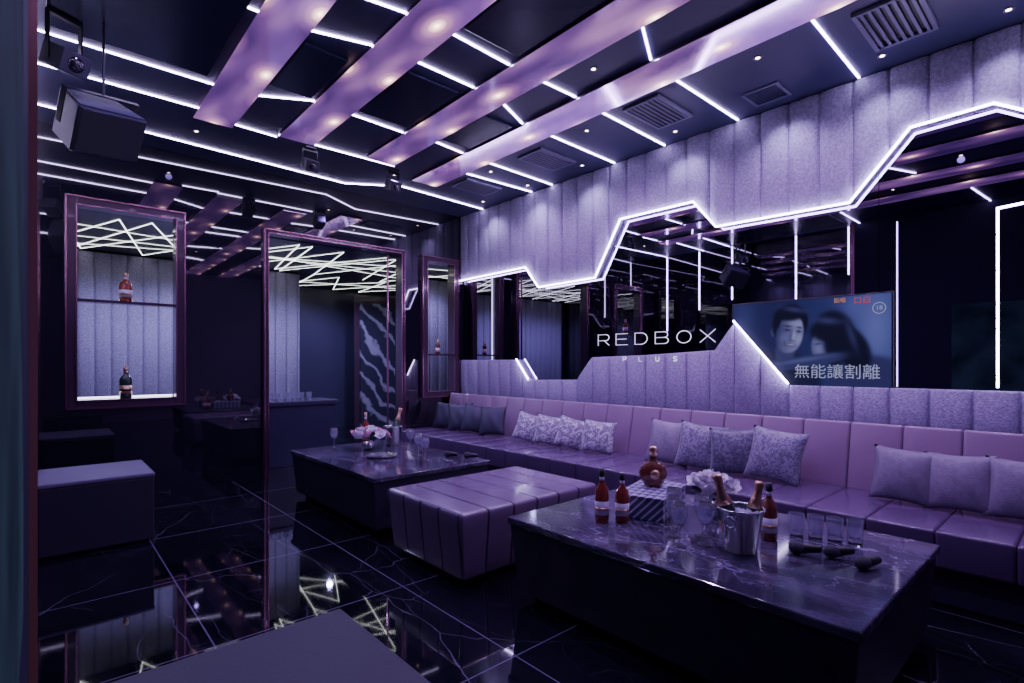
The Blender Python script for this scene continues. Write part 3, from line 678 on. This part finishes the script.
lathe('stopper',[(.018,.165),(.022,.168),(.022,.178),(.012,.182),(.022,.198),(.018,.214),(0,.218)],M_gold,dc)
def champagne(loc,rot,lab,h=.31):
    e=empty('champagne_bottle',loc,rot); meta(e,lab,"bottle")
    r=.040
    lathe('glass_body',[(0,.01),(r*.8,0),(r,.01),(r,h*.45),(r*.8,h*.6),(r*.4,h*.75),(r*.36,h*.8)],M_green,e)
    lathe('label',[(r*1.015,h*.12),(r*1.02,h*.12),(r*1.02,h*.38),(r*1.015,h*.38)],M_gold,e)
    lathe('foil',[(r*.8,h*.58),(r*.84,h*.585),(r*.46,h*.74),(r*.40,h*.82),(r*.42,h*.92),(r*.50,h*.94),(r*.48,h),(0,h+.003)],M_gold,e)
    return e
M_ice=pm('ice',(.75,.8,.95),.1,trans=.5)
def bucket(loc,lab):
    e=empty('ice_bucket',loc); meta(e,lab,"ice bucket","steel ice buckets")
    lathe('pail',[(0,.004),(.058,.0),(.062,.004),(.088,.17),(.094,.175),(.094,.182),(.086,.182),(.083,.17),(.058,.01),(0,.01)],M_steel,e,seg=36)
    bm=bmesh.new()
    for sgn in(-1,1):
        n1,n2=20,8
        vs=[[bm.verts.new((sgn*(.092+.004*math.cos(2*PI*j/n2)) , (.022+.004*math.sin(2*PI*j/n2))*math.cos(2*PI*i/n1), .135+(.022+.004*math.sin(2*PI*j/n2))*math.sin(2*PI*i/n1))) for j in range(n2)] for i in range(n1)]
        for i in range(n1):
            for j in range(n2): bm.faces.new((vs[i][j],vs[(i+1)%n1][j],vs[(i+1)%n1][(j+1)%n2],vs[i][(j+1)%n2]))
    bmesh.ops.recalc_face_normals(bm,faces=bm.faces); from_bm('handle',bm,M_steel,e,True)
    bm=bmesh.new()
    for i in range(26):
        a=random.random()*6.28; rr_=random.random()**.5*.062; c_=Vector((rr_*math.cos(a),rr_*math.sin(a),.150+random.random()*.012)); s_=.012
        m4=Matrix.Translation(c_)@Matrix.Rotation(random.random()*3,4,(random.random(),random.random(),1))
        bmesh.ops.create_cube(bm,size=s_*2,matrix=m4)
    bmesh.ops.bevel(bm,geom=list(bm.edges),offset=.003,segments=1,affect='EDGES')
    ic=from_bm('ice',bm,M_ice,e); ic['kind']='stuff'
    return e
bucket((2.17,1.00,TZ),"polished steel ice bucket holding bottles on marble table")
champagne((2.165,1.02,TZ+.02),(math.radians(-12),math.radians(-8),0),"gold foiled champagne bottle leaning inside the ice bucket",.30)
champagne((2.19,.985,TZ+.02),(math.radians(6),math.radians(14),0),"gold foiled champagne bottle tilted in the ice bucket",.27)
bottle((2.40,.98,TZ),.25,.034,M_amber,M_white,M_blackp,"dark amber liquor bottle standing beside the ice bucket")
def wineglass(loc):
    e=empty('wine_glass',loc); meta(e,"clear stemmed wine glass on the marble table","glass","stemmed wine glasses")
    lathe('foot',[(0,0),(.032,0),(.032,.002),(.006,.006),(.004,.01)],M_glass,e)
    lathe('stem',[(.004,.008),(.003,.04),(.004,.085)],M_glass,e,seg=10)
    lathe('bowl',[(.004,.083),(.024,.10),(.035,.13),(.034,.155),(.028,.185),(.0268,.185),(.0325,.155),(.0335,.13),(.022,.102),(0,.087)],M_glass,e)
    return e
g0=wineglass((2.03,1.20,TZ))
for x,y in[(2.12,1.13),(2.12,1.28),(2.22,1.20),(2.25,1.36)]: copy_tree(g0,(x,y,TZ))
for x,y in[(2.3,3.62),(2.38,3.85),(2.0,4.68),(2.48,4.15)]: copy_tree(g0,(x,y,TZ))
def tumbler(loc):
    o=lathe('tumbler',[(0,0),(.028,0),(.034,.10),(.0305,.10),(.025,.020),(0,.018)],M_glass,None,loc,seg=12,smooth=False)
    meta(o,"clear faceted glass tumbler on the marble table","glass","glass tumblers on the marble table"); return o
t0_=tumbler((2.55,.92,TZ))
for x,y in[(2.575,.85),(2.60,.78),(2.625,.71)]:
    o=t0_.copy(); COL.objects.link(o); o.location=(x,y,TZ)
for i in range(6):
    o=t0_.copy(); COL.objects.link(o); o.location=(1.98+.09*i,6.42,.75); o['label']="clear glass tumbler in a row on the lobby console"; o['group']="tumblers on the lobby console"
def mic(loc,rz):
    e=empty('microphone',(loc[0],loc[1],loc[2]+.026),(0,PI/2,rz)); meta(e,"black handheld karaoke microphone lying on the marble table","microphone","karaoke microphones")
    lathe('grille',[(0,.030),(.012,.028),(.022,.018),(.026,.0),(.024,-.012),(.019,-.024)],M_grille,e)
    lathe('handle',[(.019,-.022),(.021,-.03),(.018,-.05),(.015,-.085),(.012,-.092),(0,-.092)],M_blackp,e)
mic((2.30,.83,TZ),2.2); mic((2.36,.72,TZ),2.5); mic((2.31,.60,TZ),2.8)
mic((2.52,3.62,TZ),2.0); mic((2.60,3.46,TZ),2.2)
def flower_bm(r):
    bm=bmesh.new()
    for layer,(n_,rr_,tilt) in enumerate([(6,r,.25),(5,r*.8,.7),(4,r*.55,1.15),(3,r*.35,1.4)]):
        for i in range(n_):
            a=2*PI*i/n_+layer*.5
            M=Matrix.Rotation(a,4,'Z')@Matrix.Rotation(-tilt,4,'Y')
            w_=rr_*.55
            g=[[bm.verts.new(M@Vector((rr_*u, w_*v*math.sin(PI*min(1,.15+u*.8))**.6, rr_*(.25*u*u - .12*(1-v*v)*u)))) for v in(-1,-.5,0,.5,1)] for u in(0.02,.35,.7,.95,1.05)]
            for p in range(4):
                for q in range(4): bm.faces.new((g[p][q],g[p+1][q],g[p+1][q+1],g[p][q+1]))
    return bm
def bouquet(loc,n_,mats,lab,spread,zc,h0,fr=.042):
    e=empty('flower_arrangement',loc); meta(e,lab,"flowers")
    lathe('vase',[(0,0),(.04,0),(.05,.03),(.045,h0),(.04,h0),(.04,.01),(0,.01)],M_steel,e)
    bases=[from_bm('flower',flower_bm(fr),mm,e,True) for mm in mats]
    for i in range(n_):
        a=2.4*i; rr_=spread*math.sqrt((i+.3)/n_)
        p=Vector((rr_*math.cos(a),rr_*math.sin(a),zc+.05*(1-(rr_/spread)**2)+random.uniform(-.01,.01)))
        o=bases[i%len(mats)] if i<len(mats) else bases[i%len(mats)].copy()
        if i>=len(mats): COL.objects.link(o)
        o.location=p; o.rotation_euler=(-.9*rr_/spread*math.sin(a)*1,.9*rr_/spread*math.cos(a),a)
    bm=bmesh.new()
    for i in range(14):
        a=i*2.1; M=Matrix.Rotation(a,4,'Z')@Matrix.Rotation(-.15-.3*random.random(),4,'Y')
        vs=[bm.verts.new(Vector((0,0,zc-.03))+M@Vector(p)) for p in((.02,0,0),(.06,-.018,.004),(.115,0,-.005),(.06,.018,.004))]
        bm.faces.new(vs)
    from_bm('leaf',bm,M_leaf,e)
bouquet((2.55,1.33,TZ),14,[M_petal],"white rose arrangement in a small vase on table",.11,.14,.10,.05)
bouquet((2.20,4.40,TZ),14,[M_petal,M_pink],"pink and white flower arrangement on the marble table",.16,.12,.07,.055)
bucket((2.50,4.50,TZ),"polished steel ice bucket holding champagne on marble table")
champagne((2.50,4.50,TZ+.05),(math.radians(-6),math.radians(20),0),"gold foiled champagne bottle leaning inside the ice bucket",.31)
bottle((2.35,4.76,TZ),.30,.035,M_red,M_white,M_gold,"amber pink liquor bottle on the marble table")
ty=empty('serving_tray',(2.12,4.0,TZ)); meta(ty,"small round steel serving tray on the marble table","tray")
lathe('tray_dish',[(0,.002),(.11,.002),(.13,.015),(.134,.015),(.112,.0),(0,.0)],M_steel,ty)
bottle((.575,D+.04,1.755),.26,.05,M_red,M_white,M_gold,"red liquor bottle with white label on display shelf")
bottle((.575,D+.04,Z1a+.042),.29,.048,M_green,M_gold,M_gold,"dark green bottle with gold label in display window")
bottle((3.94,D+.03,1.32),.20,.030,M_amber,M_white,M_gold,"small amber bottle on narrow window shelf")
# ------------------------------------------------------------------ speaker
sp=empty('hanging_speaker',(.25,4.0,2.62),(math.radians(36),math.radians(-10),math.radians(26))); meta(sp,"dark grey loudspeaker hung from the ceiling on brackets","speaker")
bm=bmesh.new()
pts=[(-.19,-.13),(.19,-.13),(.14,.14),(-.14,.14)]
vb=[bm.verts.new((x,y,-.14)) for x,y in pts]; vt=[bm.verts.new((x,y,.14)) for x,y in pts]
bm.faces.new(vb[::-1]);bm.faces.new(vt)
for i in range(4): bm.faces.new((vb[i],vb[(i+1)%4],vt[(i+1)%4],vt[i]))
bmesh.ops.bevel(bm,geom=list(bm.edges),offset=.01,segments=2,affect='EDGES')
bmesh.ops.recalc_face_normals(bm,faces=bm.faces)
M_spk=pm('speaker_cabinet_grey',(.050,.050,.075),.5,bump=.2,bscale=150)
from_bm('cabinet',bm,M_spk,sp)
box('speaker_grille',-.178,.178,-.142,-.130,-.128,.128,M_grille,sp,bev=.004)
boxes('bracket',[(-.202,-.196,-.02,.02,-.02,.18),(.196,.202,-.02,.02,-.02,.18),(-.202,.202,-.02,.02,.176,.182)],M_blackp,sp)
rodo=lathe('hanging_rod',[(.007,0),(.007,.46)],M_blackp,None,seg=10)
bpy.context.view_layer.update()
top=sp.matrix_world@Vector((0,0,.18))
rodo.parent=sp
rodo.matrix_basis=sp.matrix_world.inverted()@Matrix.Translation(top)@Matrix.Diagonal((1,1,(H-top.z-.001)/.46,1))
def stagelight(x,y,z,lab,rx=25,s=1.,rz=0.):
    e=empty('stage_light',(x,y,z),(0,0,rz)); meta(e,lab,"stage light","small black stage lights")
    box('mounting_plate',-.05,.05,-.05,.05,H-z-.02,H-z-.0005,M_blackp,e,bev=.003)
    boxes('yoke',[(-.07*s,-.063*s,-.015,.015,-.03,H-z-.04),(.063*s,.07*s,-.015,.015,-.03,H-z-.04),(-.07*s,.07*s,-.015,.015,H-z-.04,H-z-.02)],M_blackp,e)
    box('housing',-.06*s,.06*s,-.09*s,.07*s,-.05*s,.05*s,M_spk,e,bev=.01,rot=(math.radians(rx),0,0))
    lathe('lens',[(0,.098*s),(.03*s,.095*s),(.034*s,.09*s),(.034*s,.08*s)],M_glassblk,e,rot=(math.radians(90+rx),0,0))
stagelight(.10,3.95,2.93,"black projector light on a ceiling yoke bracket",25,1.25,.5)
stagelight(1.86,4.90,3.04,"black moving stage light fixed to the ceiling")
stagelight(2.72,4.90,3.04,"black moving stage light fixed to the ceiling")
# ------------------------------------------------------------------ lobby lights
for x,y,e in[(.5,7.0,78),(1.7,7.2,80),(2.7,6.9,56),(4.2,7.9,74),(3.6,8.6,60),(4.4,6.6,40)]:
    light('SPOT','lobby_spot',(x,y,2.50),e,(.52,.48,1.),size=.04,spot=math.radians(160),blend=.7)
w=bpy.data.worlds.new('world'); bpy.context.scene.world=w; w.use_nodes=True
w.node_tree.nodes['Background'].inputs[0].default_value=(.02,.015,.04,1)
# ------------------------------------------------------------------ camera
cam=bpy.data.cameras.new('camera'); co=bpy.data.objects.new('camera',cam); COL.objects.link(co)
co.location=(0,0,1.2); co.rotation_euler=(PI/2,0,math.radians(-41.8))
cam.sensor_width=36; cam.lens=527/1024*36; cam.shift_y=21.5/1024; cam.clip_start=.005
bpy.context.scene.camera=co
